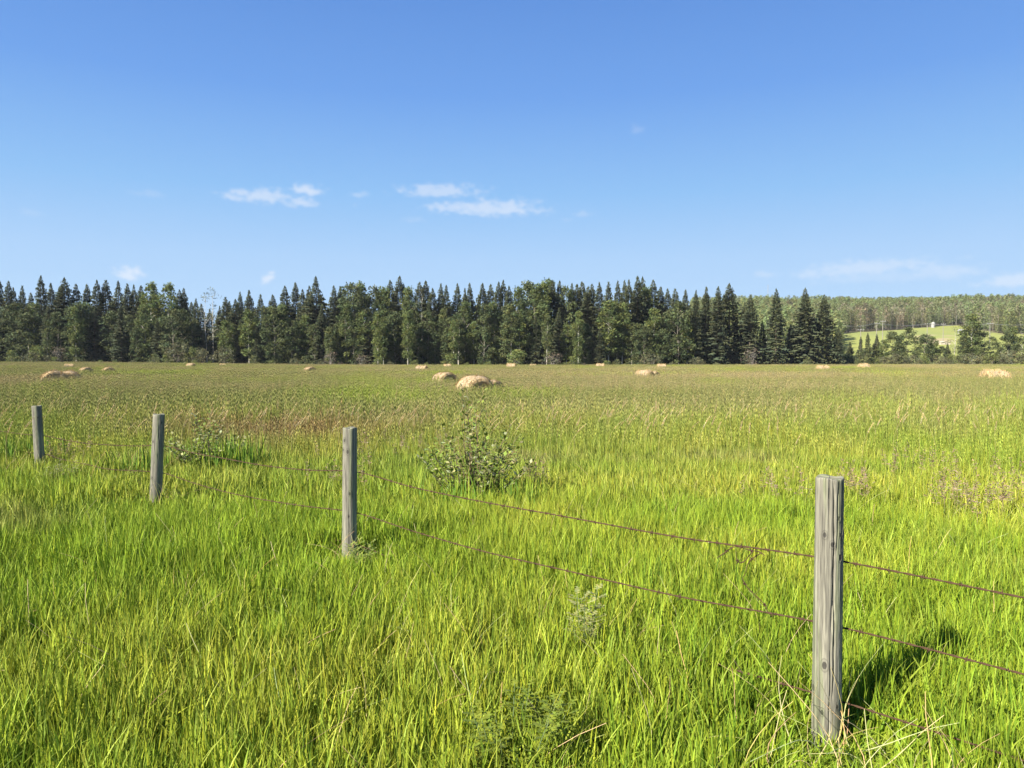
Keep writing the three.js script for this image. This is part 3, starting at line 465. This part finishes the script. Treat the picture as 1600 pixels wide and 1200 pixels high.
function fencePost(px, d, topY, width, lean, seed, label, strandRows, detail, X) {
  const x = X ?? xAt(px, d), z = -d, gy = height(x, z), top = X === undefined ? at(px, topY, d).y : gy + topY, H = top - gy, R = width / 2, NA = detail ? 144 : 64, NY = detail ? 150 : 70;
  const r = rng(seed), root = new THREE.Group(); root.name = 'fence_post'; root.position.set(x, gy, z); root.rotation.z = lean;
  const cracks = []; for (let k = 0; k < (detail ? 11 : 6); k++) cracks.push([r() * 6.283, r() * H, 0.12 + r() * 0.45, 0.003 + r() * 0.007, 0.022 + r() * 0.03, r() * 10]);
  if (detail) cracks.push([1.66, H * 0.72, 0.32, 0.016, 0.06, 3], [1.55, H * 0.45, 0.30, 0.014, 0.06, 7], [1.36, H * 0.93, 0.22, 0.012, 0.05, 1], [1.95, H * 0.97, 0.22, 0.010, 0.05, 5], [1.8, H * 0.2, 0.25, 0.010, 0.05, 2]);
  const knots = []; for (let k = 0; k < 9; k++) knots.push([r() * 6.283, r() * H * 0.95, 0.012 + r() * 0.008]);
  if (detail) knots.push([1.25, H * 0.86, 0.011], [1.1, H * 0.80, 0.010], [1.72, H * 0.765, 0.013], [1.2, H * 0.17, 0.012]);
  const rad = (a, y) => {
    let q = R * (1.03 - 0.05 * y / H) * (1 + 0.03 * (noise2(Math.cos(a) * 2 + seed, Math.sin(a) * 2 + y * 2) - 0.5));
    q += 0.0016 * (noise2(Math.cos(a) * 34 + seed, Math.sin(a) * 34 + y * 1.3) - 0.5) + 0.001 * (noise2(a * 60, y * 40) - 0.5);
    for (const [ca, cy, len, deep, w, ph] of cracks) { const f = (y - cy) / len; if (f < -1 || f > 1) continue; let da = a - ca - 0.05 * Math.sin(y * 9 + ph) - 0.02 * Math.sin(y * 31 + ph); da = Math.atan2(Math.sin(da), Math.cos(da)); const s = Math.abs(da) / w; if (s < 1) q -= deep * (1 - s) * Math.sqrt(1 - f * f); }
    for (const [ka, ky, kr] of knots) { let da = a - ka; da = Math.atan2(Math.sin(da), Math.cos(da)) * R; const s = Math.hypot(da, (y - ky) * 0.7) / kr; if (s < 1.8) q += 0.004 * Math.exp(-s * s * 1.5) - (s < 0.4 ? 0.005 : 0); }
    return q;
  };
  const p = [], uv = [], idx = [];
  const rows = []; for (let j = 0; j <= NY; j++) rows.push([lerp(-0.35, H, j / NY), 1]); rows.push([H + 0.004, 0.955], [H + 0.005, 0.8], [H + 0.003, 0.5], [H + 0.003, 0.02]);
  for (const [y, k] of rows) for (let i = 0; i <= NA; i++) { const a = i / NA * 6.2832, q = rad(a, Math.min(y, H)) * k; const tilt = (y > H - 0.05 ? 0.004 * Math.sin(a * 3 + seed) + 0.03 * Math.cos(a + 1) * R : 0); p.push(Math.cos(a) * q, y + tilt * smooth(H - 0.05, H, y), Math.sin(a) * q); uv.push(i / NA, y > H ? 0.9 + k * 0.05 : y * 0.8); }
  for (let j = 0; j + 1 < rows.length; j++) for (let i = 0; i < NA; i++) { const a = j * (NA + 1) + i, b = a + 1, c = a + NA + 1, e = c + 1; idx.push(a, e, b, a, c, e); }
  const g = new THREE.BufferGeometry(); g.setAttribute('position', new THREE.Float32BufferAttribute(p, 3)); g.setAttribute('uv', new THREE.Float32BufferAttribute(uv, 2)); g.setIndex(idx); g.computeVertexNormals();
  const tex = postTexture(seed * 1.7, knots);
  mesh('post_wood', g, new THREE.MeshStandardMaterial({ map: tex, roughness: 0.92, bumpMap: tex, bumpScale: 0.004 }), root);
  const back = new THREE.Vector3(0.733, 0, -0.68);   // field side of the fence
  strandRows.forEach((y, k) => {
    const ys = y - gy, e = R * 1.02;
    const c = new THREE.CatmullRomCurve3([[0.9, 0.012], [1.06, 0.013], [1.1, 0], [1.06, -0.013], [0.9, -0.012]].map(([f, dy]) => new THREE.Vector3(back.x * e * f, ys + dy, back.z * e * f)));
    mesh('staple', new THREE.TubeGeometry(c, 10, 0.002, 5), M.galv, root);
    (WIRES[k] ??= []).push(new THREE.Vector3(x + back.x * (e + 0.004) - Math.sin(lean) * ys, y, z + back.z * (e + 0.004)));
  });
  tag(root, label, 'fence post', 'round wooden fence posts'); return root;
}
// beyond the left edge, then the four posts in view, then one beyond the right edge
fencePost(0, 14.4, 1.05, 0.12, 0.01, 91, 'grey fence post beyond the left edge of the picture', [0.42, 0.1, -0.1], false, -10.6);
fencePost(59.5, 11.2, 634.5, 0.136, 0.035, 92, 'shortest and farthest fence post, near the left edge', [0.50, 0.22, 0.0], false);
fencePost(239, 8.4, 647.5, 0.125, -0.055, 93, 'leaning fence post with dark knots, third from the near one', [0.67, 0.36, 0.10], false);
fencePost(543.5, 6.0, 669, 0.115, -0.012, 94, 'fence post with a torn straw tuft at its foot, second nearest', [0.735, 0.40, 0.14], false);
fencePost(1299, 3.13, 747, 0.114, 0.0, 95, 'nearest and tallest weathered grey fence post with long cracks', [0.79, 0.505, 0.185], true);
fencePost(0, 0.35, 1.15, 0.118, 0.0, 96, 'fence post beyond the right edge of the picture', [0.82, 0.54, 0.24], false, 4.05);

// ------------------------------------------------------------------ barbed wire
function twisted(points, gauge, barbs, seed) {
  const r = rng(seed), curve = new THREE.CatmullRomCurve3(points, false, 'catmullrom', 0.5), len = curve.getLength(), N = Math.round(len / 0.018), A = [], Bp = [], t = new Tris(), b = new Tris();
  const c = [1, 1, 1];
  for (let k = 0; k <= N; k++) { const q = curve.getPointAt(k / N), a = k * 0.018 * 62; A.push([q.x, q.y + Math.sin(a) * gauge, q.z + Math.cos(a) * gauge]); Bp.push([q.x, q.y - Math.sin(a) * gauge, q.z - Math.cos(a) * gauge]); }
  const rad = A.map(() => gauge); t.tube(A, rad, 4, c); t.tube(Bp, rad, 4, c);
  if (barbs) for (let s = 0.06; s < len; s += 0.125 + r() * 0.01) {
    const q = curve.getPointAt(s / len), d = curve.getTangentAt(s / len), n1 = new THREE.Vector3(0, 1, 0).cross(d).normalize(), n2 = new THREE.Vector3().crossVectors(d, n1);
    for (const off of [-0.004, 0.004]) { const a = r() * 6.283, v = n1.clone().multiplyScalar(Math.cos(a)).addScaledVector(n2, Math.sin(a)).addScaledVector(d, off * 60), o = q.clone().addScaledVector(d, off); b.tube([[o.x - v.x * 0.017, o.y - v.y * 0.017, o.z - v.z * 0.017], [o.x, o.y, o.z], [o.x + v.x * 0.017, o.y + v.y * 0.017, o.z + v.z * 0.017]], [0.0009, 0.0022, 0.0009], 4, c); }
    const ring = []; for (let k = 0; k <= 16; k++) { const a = k / 16 * 12.566, o = q.clone().addScaledVector(d, (k / 16 - 0.5) * 0.014).addScaledVector(n1, Math.cos(a) * 0.0042).addScaledVector(n2, Math.sin(a) * 0.0042); ring.push([o.x, o.y, o.z]); }
    b.tube(ring, ring.map(() => 0.0021), 4, c);
  }
  return [t.geo(), b];
}
{
  const r = rng(17), labels = ['top strand of rusty barbed wire running past the posts', 'middle strand of rusty barbed wire running past the posts', 'lowest strand of rusty barbed wire, sunk in the grass'];
  WIRES.forEach((posts, k) => {
    const pts = [];
    for (let i = 0; i < posts.length; i++) {
      pts.push(posts[i]);
      if (i + 1 < posts.length) for (const f of [0.2, 0.4, 0.6, 0.8]) { const m = posts[i].clone().lerp(posts[i + 1], f); const sag = i === 4 ? 0.015 : 0.05; m.y -= sag * 4 * f * (1 - f) * (0.8 + 0.4 * r()); m.y += (r() - 0.5) * 0.016; m.x += (r() - 0.5) * 0.012; pts.push(m); }
    }
    const [w, b] = twisted(pts, 0.0024, true, 50 + k), g = new THREE.Group(); g.name = 'barbed_wire'; g.position.set(0, 0, 0);
    mesh('wire', w, M.rust, g); mesh('barbs', b.geo(), M.rust, g).userData.kind = 'stuff';
    tag(g, labels[k], 'barbed wire', 'barbed wire strands');
  });
  // the splice with loose ends left of the near post
  const loose = (name, list, label) => { const g = new THREE.Group(); g.name = name; const [w, b] = twisted(list.map(([x, y, d]) => at(x, y, d)), 0.0016, true, 88); mesh('wire', w, M.rust, g); mesh('barbs', b.geo(), M.rust, g).userData.kind = 'stuff'; tag(g, label, 'wire'); };
  loose('loose_wire', [[1120, 872, 3.62], [1132, 864, 3.61], [1145, 855, 3.6], [1158, 855, 3.58], [1172, 860, 3.55], [1186, 862, 3.53], [1195, 868, 3.51]], 'knotted splice of wire wound on the top strand left of the near post');
  loose('loose_wire', [[1150, 857, 3.57], [1150, 868, 3.56], [1152, 876, 3.55], [1158, 880, 3.54], [1166, 874, 3.54], [1172, 866, 3.54], [1178, 860, 3.54]], 'small hanging loop of wire below the splice');
  loose('loose_wire', [[1190, 864, 3.52], [1178, 871, 3.51], [1168, 882, 3.50], [1165, 896, 3.49], [1160, 904, 3.49], [1167, 917, 3.48], [1180, 930, 3.46], [1194, 944, 3.44], [1200, 956, 3.43], [1208, 963, 3.42]], 'loose wire end hanging from the splice down to the middle strand');
}
// ------------------------------------------------------------------ shrubs and weeds
function shrub(px, d, W, H, seed, label, pale) {
  const r = rng(seed), g = new THREE.Group(); g.name = 'wild_shrub'; const x = xAt(px, d); g.position.set(x, height(x, -d), -d);
  const st = new Tris(), lf = new Tris();
  for (let k = 0; k < 70; k++) {
    const a = r() * 6.283, e = W / 2 * Math.sqrt(r()) * (k < 6 ? 0.35 : 1), mid = 1 - Math.pow(e / (W / 2), 1.6), lead = k < 6, h = lead ? H * (0.8 + 0.25 * r()) : H * (0.30 + 0.5 * mid * (0.2 + 0.8 * r()) + 0.18 * r()), bx = Math.cos(a) * e * 0.35, bz = Math.sin(a) * e * 0.35, tx = Math.cos(a) * e, tz = Math.sin(a) * e;
    const P = (f) => [lerp(bx, tx, f * f * 0.6 + f * 0.4) + 0.02 * Math.sin(f * 8 + k), h * f, lerp(bz, tz, f)];
    const pts = []; for (let n = 0; n <= 6; n++) pts.push(P(n / 6)); st.tube(pts, pts.map((_, n) => lerp(0.006, 0.0018, n / 6)), 4, tint([0.12, 0.085, 0.05], r, 0.3));
    const n = 15 + Math.floor(r() * 9);
    for (let q = 0; q < n; q++) {
      const f = 0.28 + 0.74 * q / n, o = P(Math.min(1, f)), la = q * 2.4 + r(), up = 0.2 + r() * 0.9, L = 0.06 + 0.035 * r(), w = L * 0.25;
      const dir = new THREE.Vector3(Math.cos(la) * Math.cos(up), Math.sin(up), Math.sin(la) * Math.cos(up)), s = new THREE.Vector3(-Math.sin(la), (r() - .5) * .8, Math.cos(la)).normalize();
      const at_ = (t, k2) => [o[0] + dir.x * L * t + s.x * w * k2, o[1] + dir.y * L * t + s.y * w * k2 - 0.2 * L * t * t, o[2] + dir.z * L * t + s.z * w * k2];
      const c = tint(r() < pale ? [0.29, 0.30, 0.15] : [0.175, 0.235, 0.045], r, 0.25);
      const i0 = lf.v(...at_(0, 0), c), i1 = lf.v(...at_(0.45, -1), c), i2 = lf.v(...at_(0.45, 1), c), i3 = lf.v(...at_(1, 0), c); lf.i.push(i0, i1, i2, i1, i3, i2);
    }
  }
  mesh('stems', st.geo(), M.bark, g).userData.kind = 'stuff'; mesh('foliage', lf.geo(), leafy(0.25, 0.55), g).userData.kind = 'stuff';
  tag(g, label, 'shrub');
}
shrub(742, 8.5, 1.5, 1.36, 501, 'silvery leaved wild shrub standing in grass behind the top wire', 0.3);
shrub(322, 11.2, 1.4, 1.0, 502, 'silvery wild shrub beside the leaning fence post', 0.4);
function weed(px, d, W, H, n, seed, label, col) {
  const r = rng(seed), g = new THREE.Group(); g.name = 'leafy_weed'; const x = xAt(px, d); g.position.set(x, height(x, -d), -d); const st = new Tris(), lf = new Tris();
  for (let k = 0; k < n; k++) {
    const a = r() * 6.283, e = W / 2 * Math.sqrt(r()), h = H * (0.6 + 0.5 * r()), P = (f) => [Math.cos(a) * e * (0.4 + 0.6 * f), h * f, Math.sin(a) * e * (0.4 + 0.6 * f)];
    st.tube([P(0), P(0.5), P(1)], [0.003, 0.0022, 0.001], 4, tint([0.10, 0.14, 0.05], r, 0.2));
    for (let q = 0; q < 16; q++) { const f = 0.25 + 0.75 * q / 16, o = P(f), la = q * 2.4 + r(), L = 0.05 * (1.25 - f) + 0.02; const t = [Math.cos(la), 0.25 + 0.4 * r(), Math.sin(la)];
      for (let m = 0; m < 5; m++) { const fm = 0.2 + 0.8 * m / 4, b = [o[0] + t[0] * L * fm, o[1] + t[1] * L * fm, o[2] + t[2] * L * fm], sg = m % 2 ? 1 : -1, l = 0.016, c = tint(col, r, 0.25); lf.tri(b, [b[0] - t[2] * l * sg + t[0] * l * .6, b[1] + 0.004, b[2] + t[0] * l * sg + t[2] * l * .6], [b[0] + t[0] * l * 1.1, b[1] + l * 0.3, b[2] + t[2] * l * 1.1], c); } }
  }
  mesh('stems', st.geo(), M.bark, g).userData.kind = 'stuff'; mesh('foliage', lf.geo(), M.grass, g).userData.kind = 'stuff'; tag(g, label, 'weed');
}
weed(795, 2.9, 0.5, 0.29, 20, 601, 'dark feathery weed clump at the bottom middle of the picture', [0.17, 0.215, 0.03]);
weed(915, 3.9, 0.16, 0.44, 9, 602, 'single pale thistle like weed in the grass below the middle wire', [0.30, 0.31, 0.12]);
weed(562, 5.7, 0.25, 0.22, 8, 603, 'small greyish weed at the foot of the second nearest post', [0.24, 0.29, 0.07]);
weed(85, 9.5, 0.5, 0.4, 18, 605, 'dull weed clump right of the farthest post', [0.22, 0.22, 0.09]);

// ------------------------------------------------------------------ grass
function tuft(seed, o) {
  const r = rng(seed), t = new Tris();
  for (let k = 0; k < o.n; k++) {
    const a = r() * 6.283, e = o.R * Math.sqrt(r()), bx = Math.cos(a) * e, bz = Math.sin(a) * e, h = o.h * (0.55 + 0.6 * r()), w = o.w * (0.6 + 0.7 * r());
    const la = r() * 6.283, lean = h * (0.06 + o.lean * r() * r()), fa = r() * 6.283, sx = Math.cos(fa), sz = Math.sin(fa), kind = r();
    const c = tint(kind < o.dry ? [1.18, 1.08, 1.5] : kind > 0.9 ? [1.35, 1.32, 2.0] : kind < 0.45 ? [1.10, 1.04, 0.9] : kind < 0.7 ? [0.92, 1.0, 1.0] : [0.58, 0.72, 0.75], r, 0.16);
    const S = o.seg, ids = [];
    for (let n = 0; n <= S; n++) {
      const f = n / S, bend = Math.pow(f, 2.1), x = bx + Math.cos(la) * lean * bend, z = bz + Math.sin(la) * lean * bend, y = h * (f - 0.18 * o.lean * bend * (lean / h)), ww = w * 0.5 * (f < 0.35 ? 0.75 + 0.7 * f : 1 - Math.pow((f - 0.35) / 0.65, 1.5));
      if (n === S) ids.push([t.v(x, y, z, c)]); else ids.push([t.v(x - sx * ww, y, z - sz * ww, c), t.v(x + sx * ww, y, z + sz * ww, c)]);
    }
    for (let n = 0; n < S; n++) { const p = ids[n], q = ids[n + 1]; if (q.length === 1) t.i.push(p[0], p[1], q[0]); else t.i.push(p[0], p[1], q[1], p[0], q[1], q[0]); }
  }
  for (let k = 0; k < (o.heads ?? 0); k++) {
    const a = r() * 6.283, e = o.R * Math.sqrt(r()), bx = Math.cos(a) * e, bz = Math.sin(a) * e, h = o.h * (0.95 + 0.4 * r()), la = r() * 6.283, lean = 0.16 * h * r(), c = tint(o.stalk, r, 0.15), hc = tint(o.head, r, 0.25), w = o.sw;
    const P = (f) => [bx + Math.cos(la) * lean * f * f, h * f, bz + Math.sin(la) * lean * f * f], p0 = P(0.3), p1 = P(0.68), p2 = P(0.84);
    t.quad([p0[0] - w, p0[1], p0[2]], [p0[0] + w, p0[1], p0[2]], [p1[0] + w, p1[1], p1[2]], [p1[0] - w, p1[1], p1[2]], c);
    t.quad([p1[0] - w, p1[1], p1[2]], [p1[0] + w, p1[1], p1[2]], [p2[0] + w * .7, p2[1], p2[2]], [p2[0] - w * .7, p2[1], p2[2]], c);
    for (let q = 0; q < o.hn; q++) { const f = 0.82 + 0.18 * q / o.hn, b = P(f), s = q * 2.4, l = o.hl * (1.1 - 0.5 * q / o.hn), tip = P(Math.min(1.06, f + 0.10)); t.tri([b[0] - Math.cos(s) * l * .25, b[1], b[2] - Math.sin(s) * l * .25], [b[0] + Math.cos(s) * l, b[1] + l * 0.7, b[2] + Math.sin(s) * l], [tip[0], tip[1] - o.hl * .2, tip[2]], hc); }
  }
  return t.geo();
}
function scatter(name, label, geos, mat, places) {
  const split = geos.map(() => []); places.forEach((p, i) => split[i % geos.length].push(p));
  const m = new THREE.Matrix4(), q = new THREE.Quaternion(), e = new THREE.Euler(), c = new THREE.Color(), v = new THREE.Vector3(), s = new THREE.Vector3();
  geos.forEach((geo, k) => {
    const L = split[k], im = new THREE.InstancedMesh(geo, mat, L.length);
    L.forEach((p, i) => { e.set(p.tx ?? 0, p.turn, p.tz ?? 0); q.setFromEuler(e); v.set(p.x, height(p.x, p.z) - 0.01, p.z); s.set(p.w, p.h, p.w); im.setMatrixAt(i, m.compose(v, q, s)); im.setColorAt(i, c.setRGB(...p.c)); });
    im.name = name; im.castShadow = im.receiveShadow = true; tag(im, label, 'grass', undefined, 'stuff');
  });
}
const postsXZ = [[1299, 3.13], [543.5, 6], [239, 8.4], [59.5, 11.2]].map(([px, d]) => [xAt(px, d), -d]);
const LUSH = [0.225, 0.308, 0.028], YELLOW = [0.315, 0.35, 0.042], DEEP = [0.125, 0.195, 0.026], TAN = [0.265, 0.232, 0.098], OLIVE = [0.182, 0.198, 0.056], RUSSET = [0.20, 0.13, 0.055];
const mix3 = (a, b, t) => [lerp(a[0], b[0], t), lerp(a[1], b[1], t), lerp(a[2], b[2], t)];
const tallness = (x, d) => lerp(1, 2.2, smooth(10, 19, d + 2.2 * (fbm(x * 0.35, d * 0.2) - 0.5)));
function fieldColour(x, z, r) {
  const d = -z, a = fbm(x * 0.55 + 3, z * 0.55, 3), b = fbm(x * 0.16 + 7, z * 0.1, 3), n = fbm(x * 0.07, z * 0.045 + 11, 3);
  let c = mix3(LUSH, YELLOW, clamp((a - 0.38) * 2.4, 0, 1)); c = mix3(c, DEEP, clamp((b - 0.55) * 3.4, 0, 0.85));
  const dull = fbm(x * 0.4 + 21, z * 0.33 + 4, 3); c = mix3(c, TAN, clamp((dull - 0.56) * 3, 0, 0.6) * smooth(3.5, 8, d));
  const far = smooth(7, 25, d + 7 * (n - 0.5));
  const strip = fbm(x * 0.025 + 4, z * 0.13 + 2, 3); let f = mix3(OLIVE, TAN, clamp(0.42 + (n - 0.5) * 1.3 + (a - 0.5) * 0.5 + (strip - 0.5) * 1.8, 0, 1)); f = mix3(f, LUSH, clamp((b - 0.56) * 3.0, 0, 0.75));
  c = mix3(c, f, far * 0.92);
  const red = Math.exp(-(((x + 4.9) / 2.3) ** 2 + ((d - 15.5) / 1.4) ** 2)); c = mix3(c, RUSSET, clamp(red * 0.9 * (0.4 + a), 0, 0.75));
  const v = lerp(0.58, 0.30, smooth(12, 28, d)), k = 1 - v / 2 + v * r(); return [c[0] * k, c[1] * k, c[2] * k];
}
function band(d0, d1, perM2, half, seed, thin = 1) {
  const r = rng(seed), out = [], area = half * (d1 * d1 - d0 * d0), n = Math.round(area * perM2);
  for (let i = 0; i < n; i++) {
    const rr = Math.sqrt(lerp(d0 * d0, d1 * d1, r())), a = (r() * 2 - 1) * half, x = Math.sin(a) * rr, z = -Math.cos(a) * rr;
    if (-z > edgeOf(800 + F * x / -z) + (x > 60 ? 18 : 3)) continue;
    if (postsXZ.some(([px, pz]) => Math.hypot(px - x, pz - z) < 0.075)) continue;
    const cover = fbm(x * 1.4, z * 1.4, 2); if (r() > 0.45 + cover * 1.1) continue;
    const p = { x, z, turn: r() * 6.283, tx: (r() - 0.5) * 0.11, tz: (r() - 0.5) * 0.11 - 0.02, c: fieldColour(x, z, r) };
    const foot = Math.min(...postsXZ.slice(0, 3).map(([px, pz]) => Math.hypot(px - x, pz + 0.18 - z)));
    p.h = lerp(0.38, 1, smooth(0.12, 0.55, foot)) * (0.72 + 0.55 * r()) * (0.8 + 0.4 * fbm(x * 0.8 + 30, z * 0.8, 2)) * tallness(x, -z); p.w = thin * (0.85 + 0.3 * r());
    out.push(p);
  }
  return out;
}
const near = { n: 30, R: 0.09, h: 0.27, w: 0.0082, lean: 0.62, dry: 0.11, seg: 4 };
scatter('green_grass', 'lush green grass blades around the fence in the foreground', [1, 2, 3, 4, 5, 6, 7].map((s) => tuft(s, s > 4 ? { ...near, n: 15, h: 0.21, w: 0.0125, lean: 1.25, R: 0.1, dry: 0.2 } : near)), M.grass, band(1.2, 8, 280, 0.82, 10));
scatter('green_grass', 'lush green grass from the fence to the hay field', [6, 7, 8, 9, 10].map((s) => tuft(s, { ...near, lean: s > 8 ? 1.2 : 0.62, n: 22, R: 0.13, w: 0.012, h: 0.27, seg: 3 })), M.grass, band(8, 22, 95, 0.74, 11));
const seedy = { stalk: [1.25, 1.15, 1.3], head: [1.18, 1.1, 1.45], sw: 0.0018, hn: 6, hl: 0.013 };
scatter('hay_grass', 'tall seeding hay grass in the middle field', [21, 22, 23, 24].map((s) => tuft(s, { n: 26, R: 0.2, h: 0.30, w: 0.011, lean: 0.42, dry: 0.14, seg: 3, heads: 3, ...seedy })), M.grass, band(13, 60, 26, 0.70, 12));
scatter('hay_grass', 'pale olive hay grass reaching to the wood', [31, 32, 33].map((s) => tuft(s, { n: 34, R: 0.55, h: 0.30, w: 0.024, lean: 0.45, dry: 0.22, seg: 2, heads: 9, ...seedy, sw: 0.004, hl: 0.04, hn: 4 })), M.grass, band(55, 222, 3.6, 0.68, 13));
{ // rank clumps of broad bright blades beside the leaning post and in the near field
  const r = rng(145), P = [];
  for (const [px, d, w, n, h] of [[360, 11.0, 0.55, 46, 2.2], [300, 11.3, 0.5, 24, 1.9], [195, 10.4, 0.5, 18, 1.8], [20, 12, 0.8, 26, 2.3], [1120, 5.2, 0.5, 14, 1.3], [720, 7.9, 0.5, 22, 1.7], [820, 7.8, 0.35, 16, 1.6]]) for (let i = 0; i < n; i++) { const k = 0.8 + 0.5 * r(); P.push({ x: xAt(px, d) + w * (r() + r() - 1), z: -d + w * (r() + r() - 1), turn: r() * 6.283, tx: (r() - 0.5) * 0.2, tz: (r() - 0.5) * 0.2, h: h * (0.75 + 0.4 * r()), w: 1.1, c: [0.20 * k, 0.29 * k, 0.04 * k] }); }
  scatter('rank_grass', 'clumps of taller broad bladed grass near the shrubs and posts', [61, 62].map((q) => tuft(q, { n: 9, R: 0.08, h: 0.30, w: 0.016, lean: 0.9, dry: 0.1, seg: 4 })), M.grass, P);
}
// taller drooping seed stalks standing out of the field
{
  const r = rng(140), P = [];
  const stalk = (s) => { const q = rng(s), t = new Tris(), c = [0.36, 0.32, 0.14], lean = 0.12 + 0.22 * q(), pts = []; for (let n = 0; n <= 7; n++) { const f = n / 7; pts.push([lean * f * f * f, f * (1 - 0.12 * lean * f), 0.02 * Math.sin(f * 5)]); } t.tube(pts, pts.map((_, n) => lerp(0.0028, 0.0014, n / 7)), 3, c); for (let k = 0; k < 26; k++) { const f = 0.80 + 0.2 * k / 26, x = lean * f * f * f, y = f * (1 - 0.12 * lean * f), a = k * 2.4, l = 0.030 * (1.15 - (f - 0.8) * 3); t.tri([x, y, 0], [x + Math.cos(a) * l * 0.5 + l * .3, y + l, Math.sin(a) * l * 0.5], [x + 0.012, y + 0.018, 0.006], tint([0.36, 0.29, 0.15], q, 0.3)); } return t.geo(); };
  for (let i = 0; i < 3000; i++) { const d = 9 + 34 * Math.pow(r(), 0.8), a = (r() * 2 - 1) * 0.7, x = Math.tan(a) * d, z = -d; if (r() > smooth(10, 16, d + 5 * (fbm(x * 0.2, d * 0.2) - 0.5))) continue; const g = 0.75 + 0.5 * r(); P.push({ x, z, turn: -0.5 + r() * 2.2, tx: (r() - 0.5) * 0.2, tz: (r() - 0.5) * 0.2, h: 0.68 + 0.32 * r(), w: 1, c: [g, g * (0.9 + 0.15 * r()), g] }); }
  scatter('seed_stalks', 'tall tan seed stalks standing out of the hay field', [71, 72, 73].map(stalk), M.dry, P);
}
// pinkish dead seed heads in patches, and loose straw
{
  const r = rng(150), P = [], panicle = (s) => { const q = rng(s), t = new Tris(), c = [0.28, 0.22, 0.12]; t.tube([[0, 0, 0], [0.02, 0.6, 0], [0.06, 1, 0.02]], [0.0022, 0.0018, 0.001], 3, c); for (let k = 0; k < 34; k++) { const f = 0.55 + 0.45 * q(), a = q() * 6.283, l = 0.012 + 0.04 * (1 - f + 0.25), x = 0.06 * f * f; t.tri([x, f, 0], [x + Math.cos(a) * l, f + 0.05 * q(), Math.sin(a) * l], [x + Math.cos(a) * l + 0.004, f + 0.03, Math.sin(a) * l + 0.006], tint([0.25, 0.18, 0.125], q, 0.3)); } return t.geo(); };
  for (const [px, d, w, n] of [[1340, 8.2, 0.25, 16], [1225, 8.0, 0.4, 9], [1500, 7.7, 0.35, 10], [1540, 7.2, 0.45, 17], [1590, 7.8, 0.5, 14], [430, 16.5, 1.6, 120], [350, 15, 1.2, 50], [100, 11.5, 0.4, 16], [545, 9, 0.5, 8], [835, 9.0, 0.2, 14], [1470, 10, .9, 24], [640, 13, 1.6, 40]]) for (let i = 0; i < n; i++) { const x = xAt(px, d) + w * (r() + r() - 1) * 1.1, z = -d + w * (r() + r() - 1); P.push({ x, z, turn: r() * 6.283, tx: (r() - 0.5) * 0.5, tz: (r() - 0.5) * 0.5, h: 0.36 + 0.24 * r(), w: 1, c: [1, 0.95 + 0.1 * r(), 1] }); }
  scatter('seed_heads', 'patches of pinkish brown dead seed heads in the green grass', [81, 82].map(panicle), M.dry, P);
  const Q = [], straw = (s) => { const q = rng(s), t = new Tris(), b = 0.25 + 0.5 * q(), pts = []; for (let n = 0; n <= 6; n++) { const f = n / 6; pts.push([b * f * f * 0.5, f * (1 - 0.3 * b * f), 0.03 * Math.sin(f * 4)]); } t.tube(pts, pts.map((_, n) => lerp(0.0026, 0.001, n / 6)), 4, [0.50, 0.43, 0.20]); return t.geo(); };
  const spot = (px, d, w, n, h0, h1, tilt) => { for (let i = 0; i < n; i++) Q.push({ x: xAt(px, d) + w * (r() * 2 - 1), z: -d + w * (r() * 2 - 1) * 0.7, turn: r() * 6.283, tx: (r() - 0.5) * tilt, tz: (r() - 0.5) * tilt, h: lerp(h0, h1, r()), w: 0.8 + 0.5 * r(), c: [1, 1, 1].map((v) => v * (0.75 + 0.4 * r())) }); };
  spot(1255, 2.95, 0.22, 14, 0.3, 0.6, 1.9); spot(1330, 2.8, 0.3, 10, 0.2, 0.5, 2.0); spot(1500, 2.6, 0.4, 30, 0.2, 0.45, 2.2); spot(900, 3.4, 1.2, 40, 0.25, 0.5, 1.4); spot(545, 5.9, 0.14, 12, 0.2, 0.4, 1.2); spot(300, 4.5, 2, 40, 0.25, 0.45, 1.3); spot(1000, 7, 4, 220, 0.25, 0.45, 1.2); spot(400, 5, 3, 160, 0.2, 0.4, 1.4); spot(900, 4, 1.8, 110, 0.18, 0.35, 1.5); spot(240, 8.3, 0.3, 20, 0.3, 0.5, 1.2); spot(120, 10.5, 1.5, 60, 0.3, 0.6, 1.0); spot(1370, 3.0, .12, 4, .4, .5, 1.0);
  scatter('dry_straw', 'loose bleached straw stalks lying across the green grass', [91, 92, 93].map(straw), M.dry, Q);
}

renderer.render(scene, camera);
